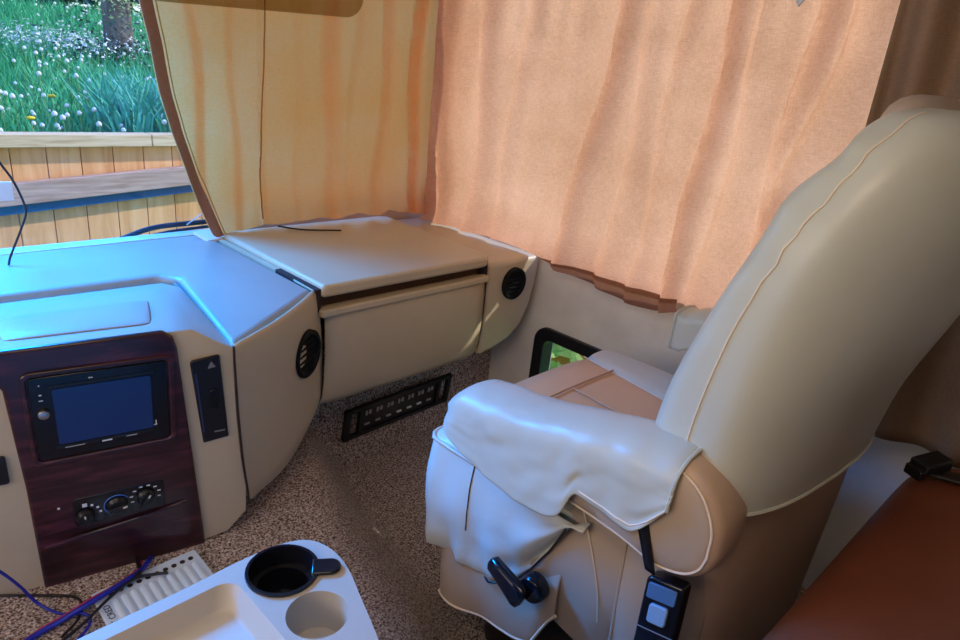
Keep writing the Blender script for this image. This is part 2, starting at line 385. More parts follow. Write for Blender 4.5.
for k, q in enumerate((.004, .0022, .0022, .0022)):
    a = R(88-k*27); MB().box((-.214+.026*math.cos(a)-q, .161+.026*math.sin(a)-q, .011), (-.214+.026*math.cos(a)+q, .161+.026*math.sin(a)+q, .0122), PF).build('marking', m_white, cl, smooth=False)
arc = MB().tube([PF(-.160+.022*math.cos(R(a)), .172+.022*math.sin(R(a)), .0125) for a in range(30, 236, 12)], .0012, 6)
arc.build('dial_ring', mat('blue_dial_ring', (.05, .16, .5), .4), cl)
MB().box((-.256, .190, .008), (-.252, .194, .011), PF).build('indicator_light', m_white, wp, smooth=False)
rib = MB().tube(spline([PF(-.285, .105, .010), PF(-.2, .118, .014), PF(-.1, .128, .014), PF(-.035, .136, .010)], 6), [.004]*19, 8)
rib.build('moulded_ridge', m_wood, wp)
# switch plate on the beige strip
sw = MB().prism([(.001, .272), (.050, .277), (.034, .472), (.030, .474), (-.016, .468), (-.019, .463)], .002, .008, PF).build('switch_plate', m_black, D, bevel=.003)
MB().box((.004, .30, .008), (.0065, .44, .0095), lambda a, b, c: PF(a-(b-.27)*.09, b, c)).build('slider_slot', mat('blue_grey_slot', (.03, .05, .16), .3), sw, smooth=False)
tri = MB().prism([(.012, .448), (.026, .450), (.018, .462)], .008, .0095, PF); tri.build('warning_triangle', mat('grey_marking', (.2, .2, .22), .5), sw, smooth=False)
MB().prism(rrect(.014, .352, .030, .40, .006), .007, .012, PF).build('rocker_switch', m_gloss, sw, bevel=.002)
MB().box((.022, .295, .008), (.042, .298, .0092), PF).build('switch_marking', mat('grey_marking', (.2, .2, .22), .5), sw, smooth=False)
MB().prism(rrect(-.345, .27, -.318, .33, .005), .001, .007, PF).build('rocker_switch', m_black, D, bevel=.002)
# right flank of the console with a round vent
LE = [(.700, .546, 1.121), (.69, .548, 1.119), (.64, .550, 1.123), (.53, .558, 1.132), (.42, .569, 1.143), (.34, .582, 1.152), (.30, .588, 1.157), (.285, .60, 1.175)]
REd = [(.700, .846, 1.318), (.69, .852, 1.314), (.64, .866, 1.320), (.55, .882, 1.330), (.46, .886, 1.333), (.40, .882, 1.330), (.372, .872, 1.326), (.362, .865, 1.345)]
rows = []
for (z0, x0, y0), (z1, x1, y1) in zip(LE, REd):
    r = [(x0+.016, y0+.09, z0)]
    for j in range(13):
        t = j/12; bul = .012*math.sin(math.pi*t); zz = lerp(z0, z1, t)
        if z0 < .36: zz = lerp(z0, z1, max(0, (t-.35)/.65)**1.3) 
        if z0 < .36: zz += .012*math.sin(math.pi*min(1, t/.7)) * (0)
        r.append((lerp(x0, x1, t)+bul*.5, lerp(y0, y1, t)-bul*.87, zz))
    r.append((x1+.002, y1+.09, z1))
    rows.append(r)
last = [Vector(p)+Vector((.03, .18, .012)) for p in rows[-1]]; rows.append(last)
MB().grid(rows).build('side_panel', m_dash, D, solid=.003)
MB().tube(spline([(.5425, 1.115, .699), (.545, 1.117, .64), (.5535, 1.126, .53), (.5655, 1.137, .42), (.579, 1.147, .335), (.585, 1.153, .292)], 5), .0022, 6).build('seam', m_seam, D)
sd = Vector((.315, .182, 0)).normalized(); sn = Vector((sd.y, -sd.x, 0))
def vent(center, u, n, r, rz, name='air_vent'):
    vf = frame(center, u, Vector((0, 0, 1)), n)
    ring = MB().loft([[vf(q*r*math.cos(a), q*rz*math.sin(a), h) for a in [2*math.pi*k/36 for k in range(36)]] for q, h in ((1.0, -.004), (1.0, .012), (.93, .015), (.82, .013), (.78, .006), (.3, .003), (.02, .003))])
    v = ring.build(name, m_louver, D)
    lv = MB()
    for k in (-2, -1, 0, 1, 2):
        h = k*rz*.27; w = r*.76*math.sqrt(max(.05, 1-(k*.27/.8)**2))
        lv.box((-w, h-.002, .003), (w, h+.002, .008), vf)
    lv.build('louver', m_louver, v, smooth=False)
    return v
vent(Vector((.790, 1.2765, .563))+sn*.010, sd, sn, .058, .060)
vent(Vector((1.602, 1.318, .597)), (1, -.06, 0), (-.06, -1, 0), .052, .054)
# glovebox
rows = []
for j in range(15):
    x = lerp(.884, 1.472, j/14); cr = .006*math.sin(math.pi*j/14); e = .006 if j in (0, 14) else 0
    rows.append([(x, y-cr+e, z) for y, z in ((1.40, .640), (1.335, .640), (1.322, .636), (1.316, .625), (1.312, .58), (1.310, .50), (1.314, .43), (1.322, .385), (1.338, .362), (1.37, .352), (1.50, .350))])
gb = MB().grid(rows).build('glovebox', m_dash, D, solid=.003)
MB().box((.87, 1.345, .640), (1.464, 1.41, .70)).build('slot', m_slot, gb, smooth=False)
MB().prism(rrect(.862, 1.297, 1.464, 1.325, .008, 3), .628, .648, XY(0)).build('handle_rail', m_dash, gb, bevel=.004)
dk = MB().prism([(.862, 1.38), (1.735, 1.38), (1.735, 1.91), (.862, 1.91)], .60, .676, XY(0)).build('dash_shelf', m_dash, D, bevel=.006)
lidp = [(.866, 1.302), (1.435, 1.296), (1.452, 1.300), (1.462, 1.318), (1.478, 1.60), (1.490, 1.84), (1.46, 1.86), (.90, 1.86), (.872, 1.84)]
MB().prism(lidp, .678, .712, XY(0)).build('glovebox_lid', m_dash, D, bevel=.010, seg=4)
MB().box((.850, 1.312, .640), (.866, 1.50, .7005)).build('gap', m_seam, D, smooth=False)
MB().box((.850, 1.50, .640), (.8665, 1.88, .6985)).build('gasket', m_dash, D, smooth=False)
MB().box((1.464, 1.325, .640), (1.476, 1.40, .700)).build('gap', m_seam, D, smooth=False)
vp_ = [(1.476, .362), (1.55, .372), (1.62, .392), (1.675, .430), (1.712, .50), (1.728, .58), (1.735, .66), (1.730, .676), (1.476, .677)]
MB().prism(vp_, 1.318, 1.90, XZ(0)).build('corner_pod', m_dash, D, bevel=.022, seg=5)
MB().tube(spline([(1.471, 1.322, .695), (1.471, 1.316, .60), (1.470, 1.315, .5), (1.471, 1.325, .40), (1.471, 1.345, .36)], 5), .0025, 6).build('seam', m_seam, D)

# black slotted panel on the toe board
T = thing('slotted_panel', (1.285, 1.49, .10), 'long black slotted plastic panel with small pale clips on carpeted toe board under glovebox', 'panel')
pf = frame((1.066, 1.488, .108), (1, 0, .02), (0, -.12, 1), (0, -1, -.12))
o_ = rrect(0, 0, .445, .112, .006, 3)
MB().box((.055, .004, -.004), (.395, .108, .004), pf).build('back_plate', m_black, T, bevel=.002)
rim = MB()
for b in ((0, 0, .445, .012), (0, .100, .445, .112), (0, 0, .02, .112), (.055, 0, .068, .112), (.385, 0, .398, .112), (.43, 0, .445, .112)):
    rim.box((b[0], b[1], -.002), (b[2], b[3], .012), pf)
rim.build('rim', m_black, T, smooth=False)
clm = mat('grey_clip', (.32, .30, .31), .5)
for row, zz in ((0, .078), (1, .035)):
    for k in range(7):
        cp = MB(); x = .09+k*.044
        if row == 0:
            cp.box((x-.010, zz-.008, .004), (x-.004, zz+.008, .008), pf); cp.box((x+.003, zz-.006, .004), (x+.012, zz+.008, .008), pf)
        else: cp.box((x-.009, zz-.003, .004), (x+.009, zz+.003, .008), pf)
        cp.build('clip', m_white if row and k in (3, 4, 5) else clm, T, smooth=False)

# ------------------------------------------------------------------ passenger seat
A = thing('passenger_seat', (1.15, .5, 0), 'cream and tan vinyl captain seat with slipcovers, facing the glovebox', 'seat')
MB().loft([superring((1.15, .55, z), (1, 0, 0), (0, 1, 0), a, b, 5) for z, a, b in ((0, .22, .22), (.03, .22, .22), (.28, .19, .19))]).build('pedestal', m_black, A)
# cushion
def cushion(x0, x1, y0, y1, z0, z1, m, name, crown=.02, e=5, shear=0):
    cx, cy = (x0+x1)/2, (y0+y1)/2; a, b = (x1-x0)/2, (y1-y0)/2; rg = []
    for k in range(9):
        t = k/8; q = 1-.5*(abs(2*t-1)**6)*.16
        rg.append(superring((cx, cy, lerp(z0, z1, t)), (1, 0, 0), (0, 1, 0), a*q, b*q, e, 40))
    rg.append(superring((cx, cy, z1+crown*.6), (1, 0, 0), (0, 1, 0), a*.75, b*.75, e, 40)); rg.append(superring((cx, cy, z1+crown), (1, 0, 0), (0, 1, 0), a*.4, b*.4, e, 40))
    for q in rg:
        for p in q:
            if p.x < cx: p.x += shear*(p.y-y1)
    return MB().loft(rg).build(name, m, A)
cu = cushion(.845, 1.50, .30, .905, .36, .550, m_tan, 'cushion', .014)
cushion(1.395, 1.50, .30, .885, .37, .562, m_cream, 'bolster', .008, 5, .22)
cushion(.835, .94, .30, .850, .37, .545, m_cream, 'bolster', .008)
MB().tube(spline([(.98, .765, .567), (1.2, .768, .5675), (1.372, .765, .566)], 5), .0028, 6).build('piping', m_tan, cu)
MB().tube(spline([(1.20, .765, .5665), (1.185, .6, .567), (1.17, .42, .567)], 5), .002, 6).build('piping', m_tan, cu)
MB().tube(spline([(1.396, .872, .557), (1.333, .6, .566), (1.294, .42, .566)], 6), .0012, 6).build('stitching', m_thread, cu)
# backrest: cream slipcover over a brown shell
ang = R(-6); bx, by = Vector((math.cos(ang), math.sin(ang), 0)), Vector((-math.sin(ang), math.cos(ang), 0))
BK = [(.69, .275, .300, .095), (.74, .279, .300, .093), (.85, .283, .292, .083), (.98, .281, .270, .072), (1.08, .276, .240, .066), (1.14, .264, .218, .060), (1.19, .242, .200, .054), (1.225, .21, .188, .046), (1.248, .165, .182, .036), (1.258, .10, .178, .022)]
rg = []
for i, (z, w, yc, th) in enumerate(BK):
    c = Vector((1.105, yc-.005, z)); rr = superring(c, bx, by, w, th, 4.4, 64)
    rr2 = []
    for p in rr:
        lx = (p-c).dot(bx)/max(w, .01); ly = (p-c).dot(by)/max(th, .01)
        if ly < -.3: p = p-by*pw([(.69, .022), (.80, .045), (.95, .085), (1.10, .085), (1.2, .06), (1.26, .02)], z)*max(0, 1-abs(lx)**2.2)
        if ly > .2 and z > .9: p = p+by*.006*math.sin(z*60+lx*4)
        rr2.append(p)
    rg.append(rr2)
fine = []
for i in range(len(rg)-1):
    for k in range(4):
        t = k/4; fine.append([])
        for j in range(64):
            P = [rg[max(i-1, 0)][j], rg[i][j], rg[i+1][j], rg[min(i+2, len(rg)-1)][j]]; a, b, c, d = P
            fine[-1].append(.5*((2*b)+(c-a)*t+(2*a-5*b+4*c-d)*t*t+(3*b-a-3*c+d)*t**3))
fine.append(rg[-1])
# gathers along the front left edge
for r in fine:
    for j in range(64):
        a = 2*math.pi*j/64
        if 2.6 < a < 3.3:
            z = r[j].z; w = math.sin((a-2.6)/.7*math.pi)
            amp = .0030 if z > 1.0 else .001
            r[j] = r[j]+(by*.7-bx*.7)*w*amp*(math.sin(z*150+a*3)+.6*math.sin(z*53))
bk = MB().loft(fine).build('backrest_cover', m_cream, A)
sj = 32                                                       # the seam on the left side
MB().tube([r[sj]+(-bx*.001) for r in fine[2:34]], .0013, 6).build('stitching', m_thread, bk)
MB().tube([p+Vector((0, 0, .002)) for p in fine[0]]+[fine[0][0]], .0036, 6).build('hem', m_cream, bk)
MB().loft([superring((1.22, .232, z), bx, by, w, t, 3) for z, w, t in ((1.10, .06, .02), (1.13, .13, .03), (1.2, .165, .035), (1.245, .16, .036), (1.270, .12, .028), (1.278, .05, .012))]).build('headrest', m_tan2, A, sub=1)
rg = []
for z, w, yc, th in ((.12, .235, .30, .085), (.3, .24, .30, .088), (.5, .252, .298, .09), (.62, .262, .297, .09), (.72, .268, .297, .088)):
    rg.append(superring((1.115, yc, z), bx, by, w, th, 4, 40))
MB().loft(rg).build('backrest_shell', m_tan3, A)
# armrests (left one carries a cover and shows its end cap)
def armrest(x0, x1, yr, yf, zr, zf, name='armrest', left=True):
    xc = (x0+x1)/2; hw = (x1-x0)/2; rings = []
    prof = [(0, .60), (.02, .85), (.06, .97), (.14, 1.0), (.3, .92), (.55, .74), (.8, .60), (.93, .52), (.98, .40), (1.0, .2)]
    for t, q in prof:
        y = lerp(yr, yf, t); zt = lerp(zr, zf, t); h = .094*q
        rings.append(superring((xc, y, zt-h*(1.0 if t > .05 else 1.0)-.094*(1-q)*.25), (1, 0, 0), (0, 0, 1), hw*(1 if t < .9 else .9), h, 2.6, 36))
    return MB().loft(rings)
# outline of the side of the armrest in y,z (rear roundel to front tip)
def arm_outline(k=48):
    top = spline([(.195, .655, 0), (.20, .705, 0), (.232, .752, 0), (.285, .775, 0), (.36, .768, 0), (.47, .748, 0), (.60, .718, 0), (.70, .708, 0), (.765, .700, 0), (.785, .662, 0)], 6)
    botm = spline([(.785, .662, 0), (.765, .622, 0), (.70, .604, 0), (.58, .602, 0), (.46, .604, 0), (.36, .598, 0), (.29, .588, 0), (.235, .600, 0), (.205, .625, 0), (.195, .655, 0)], 6)
    return [(.226+(p.x-.195)*(.738-.226)/(.785-.195), p.y) for p in top+botm[1:-1]]
ao = arm_outline()
def armbody(xa, xb, o, rnd=.022, grow=0.0):
    cy = sum(p[0] for p in o)/len(o); cz = sum(p[1] for p in o)/len(o); rings = []
    for d, s in ((0, rnd), (.004, rnd*.55), (.011, rnd*.18), (rnd, 0)):
        rings.append((xa+d, s))
    rings += [((xa+xb)/2, 0)]+[(xb-d, s) for d, s in ((rnd, 0), (.011, rnd*.18), (.004, rnd*.55), (0, rnd))]
    n = len(o); RG = []
    for x, s in rings:
        r = []
        for i, (y, z) in enumerate(o):
            ay, az = o[(i+1) % n]; by_, bz_ = o[i-1]; tx, tz = ay-by_, az-bz_; L = math.hypot(tx, tz) or 1
            nx, nz = tz/L, -tx/L                       # inward for a clockwise outline
            r.append(Vector((x, y+nx*(s-grow), z+nz*(s-grow))))
        RG.append(r)
    return RG
def inset_ok(o):                                     # make sure the normals above point inward
    a = sum(o[i-1][0]*o[i][1]-o[i][0]*o[i-1][1] for i in range(len(o))); return o if a < 0 else o[::-1]
ao = inset_ok(ao)
arm = MB().loft(armbody(.775, .885, ao)).build('armrest', m_tan3, A)
# end cap piping ring on the outer face
ring = armbody(.775, .885, ao)[1]
MB().tube([p+Vector((-.001, 0, 0)) for p in ring]+[ring[0]-Vector((.001, 0, 0))], .0019, 6).build('stitching', m_thread, arm)
cap = armbody(.775, .885, ao, .016)[0]; ctr = sum(cap, Vector())/len(cap)
MB().loft([[p+Vector((.0015, 0, 0)) for p in cap], [lerp(p, ctr, .05)-Vector((.002, 0, 0)) for p in cap], [lerp(p, ctr, .5)-Vector((.006, 0, 0)) for p in cap]]).build('side_pad', m_tan2, arm)
# slipcover draped over the arm: outer hem -> over the top -> inner side
def arm_top(y):
    y = .195+(y-.226)*(.785-.195)/(.738-.226)
    return plw([(.195, .66), (.232, .752), (.285, .775), (.36, .768), (.47, .748), (.60, .718), (.70, .708), (.765, .700), (.80, .680)], y)
rows = []
NR = 40
for i in range(NR+1):
    y = lerp(.276, .812, i/NR); zt = arm_top(.226+(min(y, .79)-.195)*.868)+.009
    hem = plw([(.276, .705), (.30, .668), (.325, .640), (.36, .642), (.42, .648), (.455, .652), (.462, .600), (.50, .582), (.57, .575), (.66, .585), (.74, .604), (.79, .620), (.812, .635)], y)
    f = 1 if y < .77 else math.sqrt(max(0, 1-((y-.77)/.046)**2))
    xo, xi, r = .762, .895, .045; row = []
    wr = lambda k: .004*noise.noise((y*14, k*5, 3))+.003*noise.noise((y*30+k*8, k*9, 1))
    zlow = zt-(zt-hem)*1.0
    zt2 = lerp(min(zt, .652), zt, f) if y > .77 else zt
    for k in range(9):                               # outer side, up
        t = k/8; z = lerp(hem, zt2-r*f, t); row.append((xo+(1-f)*.05+wr(t)-.010*(1-t)*(1 if y > .46 else .3), y, z))
    for k in range(1, 12):                           # over the top
        a = math.pi*(1-k/12); cx = (xo+xi)/2
        row.append((cx+math.cos(a)*(xi-xo)/2*lerp(.6, 1, f)+wr(k*.1), y, zt2-r*f+math.sin(a)**.8*r*f+wr(k*.2+3)*.6))
    for k in range(5): row.append((xi-(1-f)*.03, y, lerp(zt2-r*f, zt2-r*f-.09*f-.01, k/4)))
    rows.append([(a_, .226+(b_-.195)*(.9136 if b_ < .33 else lerp(.9136, .868, min(1, (b_-.33)/.2))), c_) for a_, b_, c_ in row])
ac = MB().grid(rows).build('arm_cover', m_cream, A, solid=.003, sub=1)
MB().tube([Vector(p)+Vector((-.002, 0, .001)) for p in rows[0][:22]], .003, 6).build('hem', m_cream, ac)
MB().tube([Vector(rows[i][1])+Vector((-.002, 0, 0)) for i in range(0, 13)], .0016, 6).build('stitching', m_thread, ac)
# black elastic round the arm
MB().grid([[(.7695, .345-.030*t, .660-.070*t), (.7695, .327-.028*t, .668-.079*t)] for t in [k/8 for k in range(9)]]).build('elastic_strap', m_black, arm, solid=.003)
# right armrest behind the seat back
ro = [(.30+(y-.226)*.70, z+.032) for y, z in ao]
ra = MB().loft(armbody(1.505, 1.595, ro)).build('armrest', m_tan3, A)
rows = []
for i in range(25):
    y = lerp(.36, .690, i/24); zt = arm_top(min(.226+(y-.30)/.70, .738))+.038; row = []
    f = 1 if y < .655 else math.sqrt(max(0.03, 1-((y-.655)/.038)**2))
    for k in range(8): row.append((1.498+.003*noise.noise((y*20, k, 2)), y, lerp(zt-.10, zt-.03*f, k/7)))
    for k in range(1, 10):
        a = math.pi*(1-k/10); row.append((1.5505+math.cos(a)*.0535, y, zt-.03*f+math.sin(a)*.03*f))
    for k in range(5): row.append((1.604, y, lerp(zt-.03*f, zt-.09, k/4)))
    rows.append(row)
rows.append([Vector((1.5625, .748, .60))]*len(rows[0])) if False else None
rc_ = MB().grid(rows).build('arm_cover', m_cream, A, solid=.003)
MB().tube([Vector(p)+Vector((-.001, .001, 0)) for p in rows[-1][:18]], .004, 6).build('hem', m_cream, rc_)
# pale slipcover on the front corner of the cushion
rows = []
NC = 34
def hemz(s): return plw([(-.22, .30), (0, .285), (.05, .288), (.12, .295), (.20, .305), (.235, .318), (.27, .345), (.31, .398), (.35, .47), (.385, .545), (.42, .56)], s)
for i in range(NC+1):
    s_ = lerp(-.22, .42, i/NC); row = []
    if s_ >= .02: px, py, nx, ny = .818, .814-(s_-.02)*.92, -1, 0
    elif s_ > -.03:
        a = (s_+.03)/.05*math.pi/2; px, py, nx, ny = .848-.03*math.sin(a), .812+.03*math.cos(a), -math.sin(a), math.cos(a)
    else: px, py, nx, ny = .848+(-.03-s_), .842, 0, 1
    for k in range(17):
        t = k/16; z = lerp(.545, hemz(s_), t)
        g = .010*math.sin(math.pi*min(1, t*1.15))+.017*t*t*noise.noise((s_*20, t*3, 5))+.006*math.sin(s_*60+t*4)*t*(1-t)+.008*noise.noise((s_*9, t*5, 9))*t+.006*max(0, t-.75)*4*math.sin(s_*120)
        g += -.008*max(0, t-.8)*5*(.5)
        row.append((px+nx*g, py+ny*g, z))
    rows.append(row)
sc = MB().grid(rows).build('cushion_cover', m_pale, A, solid=.003, sub=1)
MB().tube([Vector(rows[i][0])+Vector((-.002, .001, -.004)) for i in range(NC-4)], .0042, 8).build('piping', m_pale, sc)
MB().tube([Vector(rows[19][k])+Vector((-.002, 0, 0)) for k in range(0, 11)], .0014, 6).build('seam', m_seam, sc)
MB().tube([Vector(rows[i][-1])+Vector((-.004, 0, -.003)) for i in range(22, NC-1)], .0022, 6).build('elastic_edge', m_black, sc)
rows = []                                           # cover top lying over the cushion front corner
MB().grid([[(lerp(.816, .95, i/6), lerp(.56, .842, j/8), .560+.003*noise.noise((i, j, 1))-.016*(j == 8)-.016*(i == 0)-.003*(i == 1)) for i in range(7)] for j in range(9)]).build('cover_top', m_pale, sc, solid=.003, sub=1)
# the beige skirt under the cover
rows = []
for i in range(31):
    s_ = lerp(-.14, .32, i/30); row = []
    if s_ >= 0: px, py, nx, ny = .832, .780-s_*.93, -1, 0
    else: px, py, nx, ny = .832-s_, .783, 0, 1
    zb = plw([(-.14, .17), (0, .165), (.08, .175), (.16, .20), (.235, .215), (.275, .232), (.30, .30), (.32, .33)], s_); zt = plw([(-.14, .34), (.2, .35), (.26, .38), (.32, .45)], s_)
    for k in range(9):
        t = k/8; g = .006*math.sin(t*3)+.012*t*noise.noise((s_*11, t, 4))+.010*t*max(0, s_)*2
        row.append((px+nx*g, py+ny*g, lerp(zt, zb, t)))
    rows.append(row)
sk = MB().grid(rows).build('skirt', m_tan2, A, solid=.004, sub=1)
MB().tube([Vector(r[-1]) for r in rows], .0035, 6).build('piping', m_thread, sk)
# beige side valance behind the skirt, and the rear side panel under the armrest
def sidepatch(name, fn, nu, nv, m):
    return MB().grid([[fn(i/nu, j/nv) for j in range(nv+1)] for i in range(nu+1)]).build(name, m, A, solid=.006, sub=1)
v1 = sidepatch('side_valance', lambda u, v: (.845-.016*math.sin(math.pi*min(1, v*1.1))+.005*noise.noise((u*3, v*3, 2))+.03*max(0, u-.8)*3*v, lerp(.62, .362, u), lerp(lerp(.40, .605, min(1, u*1.6)), lerp(.33, .27, u), v)), 14, 12, m_tan2)
MB().tube(spline([(.832, .475, .585), (.827, .44, .52), (.826, .412, .45), (.829, .40, .38)], 5), .0012, 6).build('stitching', m_thread, v1)
v2 = sidepatch('rear_side_panel', lambda u, v: (.822+.22*max(0, u-.5)**1.6+.004*noise.noise((u*3, v*4, 7)), lerp(.378-.02*v, .250, u), lerp(.655-.05*u, .12, v)), 14, 12, m_tan2)
MB().tube(spline([(.820, .377, .62), (.819, .373, .52), (.819, .368, .42), (.820, .362, .30)], 5), .003, 6).build('piping', m_tan2, v2)
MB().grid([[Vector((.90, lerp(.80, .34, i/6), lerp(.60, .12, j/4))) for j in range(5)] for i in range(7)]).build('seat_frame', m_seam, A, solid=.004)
# recline knob
kn = MB().lathe([(.026, 0), (.027, .018), (.023, .028), (.004, .030)], frame((.815, .520, .385), (0, 1, 0), (0, 0, 1), (-1, 0, 0)), 24).build('recline_knob', m_gloss, A, bevel=.002)
lev = MB(); rg = []
for t, h, w in ((0, .010, .008), (.06, .017, .012), (.3, .019, .013), (.6, .022, .014), (.85, .027, .014), (.96, .023, .012), (1, .012, .006)):
    c = lerp(Vector((.778, .607, .400)), Vector((.772, .520, .372)), t); rg.append(superring(c, (1, 0, 0), (0, -.3, .95), w, h, 2.6, 20))
lev.loft(rg).build('lever', m_gloss, kn)
# seat belt buckle
bf = frame((.800, .287, .575), (0, -1, .25), (-.10, -.06, -1), (-1, 0, .1))
bu = MB().prism(rrect(-.030, 0, .030, .19, .008, 3), -.012, .016, bf).build('belt_buckle', m_gloss, A, bevel=.004)
MB().prism(rrect(-.024, .008, .022, .034, .003, 2), .015, .0185, bf).build('blue_plate', mat('blue_grey_plastic', (.06, .14, .28), .35), bu, bevel=.001)
MB().prism(rrect(-.015, .040, .015, .072, .005, 3), .015, .021, bf).build('release_button', mat('pale_blue_plastic', (.20, .33, .50), .35), bu, bevel=.002)
MB().box((-.029, .086, .0155), (.029, .0875, .0168), bf).build('joint_line', mat('grey_marking', (.2, .2, .22), .5), bu, smooth=False)

# ------------------------------------------------------------------ console tray between the seats
T = thing('console_tray', (.15, .35, .22), 'off-white console tray with cup holders at the bottom of the view, above the carpeted hump', 'console')
to = spline([(-.35, .655, 0), (-.1, .655, 0), (.13, .655, 0), (.24, .655, 0), (.32, .658, 0), (.378, .653, 0), (.410, .636, 0), (.422, .600, 0), (.418, .56, 0), (.405, .52, 0), (.388, .47, 0), (.372, .42, 0), (.35, .30, 0), (.33, .10, 0), (.32, -.1, 0)], 5)
to = [(p.x, p.y) for p in to]+[(-.35, -.1)]
import bmesh
def tray_top():
    """top plate with three holes, triangulated"""
    bm = bmesh.new(); H = []
    def loop(pts, z): 
        vs = [bm.verts.new((x, y, z)) for x, y in pts]; es = [bm.edges.new((vs[i], vs[(i+1) % len(vs)])) for i in range(len(vs))]; return vs, es
    E = []
    _, e = loop(to, .62); E += e
    for h in holes: E += loop(h, .62)[1]
    bmesh.ops.triangle_fill(bm, use_beauty=True, use_dissolve=False, edges=E)
    bm.verts.index_update()
    mb = MB(); mb.add([v.co.copy() for v in bm.verts], [tuple(v.index for v in f.verts) for f in bm.faces]); bm.free(); return mb
circ = lambda cx, cy, r, n=36: [(cx+r*math.cos(2*math.pi*k/n), cy+r*math.sin(2*math.pi*k/n)) for k in range(n)]
c1 = (.351, .608); c2 = (.346, .520)
h1 = circ(*c1, .044); h2 = circ(*c2, .037)
h3 = [(.295, .622), (.287, .634), (.27, .637), (-.25, .637), (-.25, .40), (.27, .40), (.285, .41), (.292, .43), (.300, .52), (.300, .60)]
h3 = rrect(-.25, .40, .298, .636, [.022, .02, .02, .02], 5)
holes = [h1, h2, h3]
tm = tray_top()
n_ = len(to); tm.grid([[(x, y, .62) for x, y in to], [(x+.0, y+.0, .61) for x, y in to], [(x, y, .50) for x, y in to]], True)
cen = Vector((-.02, .522, 0))
def well(h, depth, shrink, z0=.62):
    cx = sum(p[0] for p in h)/len(h); cy = sum(p[1] for p in h)/len(h); rg = []
    for q, d in ((1, 0), (1-shrink*.15, -.006), (1-shrink*.5, -depth*.5), (1-shrink, -depth+.006), (1-shrink*1.25, -depth)):
        rg.append([Vector((cx+(x-cx)*q, cy+(y-cy)*q, z0+d)) for x, y in h])
    rg.append([Vector((cx, cy, z0-depth)) for _ in h]); return rg
w2_ = MB().loft(well(h2, .055, .10), cap=False); tm.add(w2_.v, w2_.f)
w3_ = MB(); cx, cy = .024, .518
rg = [[Vector((x, y, .62)) for x, y in h3]]
for ins, d in ((.003, -.004), (.012, -.024), (.016, -.028)):
    rg.append([Vector((x+(ins if x < cx else -ins), y+(ins if y < cy else -ins), .62+d)) for x, y in h3])
w3_.loft(rg, cap=False); w3_.f.append(tuple(range(len(w3_.v)-len(h3), len(w3_.v)))); tm.add(w3_.v, w3_.f)
tray = tm.build('tray', m_tray, T)
MB().loft([[(x*.9, y*.9+.04, .505) for x, y in to], [(x*.85, y*.85+.06, .22) for x, y in to]]).build('console_base', m_tray, T)
cup = MB().loft([[Vector((c1[0]+r*math.cos(a), c1[1]+r*math.sin(a), z)) for a in [2*math.pi*k/36 for k in range(36)]] for r, z in ((.0465, .621), (.046, .624), (.042, .624), (.040, .612), (.039, .597), (.033, .596), (.032, .560), (.001, .559))], cap=False).build('cup_holder', m_gloss, T)
td = Vector((.82, -.57, 0)).normalized(); tu = Vector((-td.y, td.x, 0))
tf = frame((c1[0], c1[1], .62), td, tu, (0, 0, 1))
MB().prism([(.036, -.014), (.060, -.014)]+[(.060+.014*math.cos(R(a)), .014*math.sin(R(a))) for a in range(-80, 81, 16)]+[(.060, .014), (.036, .014)], .001, .006, tf).build('finger_tab', m_gloss, cup, bevel=.003)

# ------------------------------------------------------------------ ribbed white plastic rack and wires on the hump
K = thing('ribbed_rack', (.355, 1.10, .223), 'white ribbed plastic holder with small holes on the carpet below the wood panel', 'plastic holder')
kf = frame((.258, 1.058, .226), (1, .005, .0), (.02, 1, .0), (0, 0, 1))
MB().prism(rrect(-.002, -.03, .200, .095, .008), 0, .008, kf).build('plate', m_rack, K, bevel=.003)
for k in range(10):
    x = .028+k*.0170
    MB().tube([kf(x, -.028, .007), kf(x, .052, .007)], .0068, 8).build('rib', m_rack, K)
for k in range(10):
    x = .028+k*.0170
    MB().lathe([(.0052, 0), (.0052, .0014)], frame(kf(x, .071, .0078), (1, 0, 0), (0, 1, 0), (0, 0, 1)), 12).build('hole', m_seam, K)
tc = bpy.data.curves.new('lettering_curve', 'FONT'); tc.body = 'IT CRED'; tc.size = .016; tc.extrude = .0003
tmp = bpy.data.objects.new('lettering_curve', tc); COL.objects.link(tmp); bpy.context.view_layer.update()
lm = bpy.data.meshes.new_from_object(tmp.evaluated_get(bpy.context.evaluated_depsgraph_get())); bpy.data.objects.remove(tmp)
lt = bpy.data.objects.new('lettering', lm); COL.objects.link(lt); lt.parent = K; lm.materials.clear()
lt.location = kf(.017, -.012, .0088)-Vector(K.location); lt.rotation_euler = (0, 0, R(90)); lm.materials.append(mat('dark_blue_ink', (.02, .04, .12), .6))
def wire(name, pts, r, m, label, n=8):
    return tag(MB().tube(spline(pts, 8), r, n).build(name, m), label, 'wire')
wire('blue_cable', [(.06, 1.19, .43), (.10, 1.19, .39), (.135, 1.19, .333), (.159, 1.19, .285), (.180, 1.185, .236), (.205, 1.143, .227), (.232, 1.110, .236), (.238, 1.085, .236), (.215, 1.062, .232), (.17, 1.045, .228)], .0028, m_blue, 'thin blue wire curving down beside the wood panel and looping on the carpet')
wire('blue_cable', [(.08, 1.085, .232), (.15, 1.112, .231), (.198, 1.118, .234), (.233, 1.117, .243), (.283, 1.124, .247), (.344, 1.141, .247), (.366, 1.158, .246), (.380, 1.180, .236)], .0052, m_blue, 'thick blue wire bundle crossing the end of the white ribbed holder')
wire('magenta_cable', [(.10, 1.10, .229), (.16, 1.122, .230), (.21, 1.126, .236), (.25, 1.128, .244), (.30, 1.136, .245), (.345, 1.152, .244), (.362, 1.180, .236)], .0024, m_red, 'thin magenta wire running along the blue bundle')
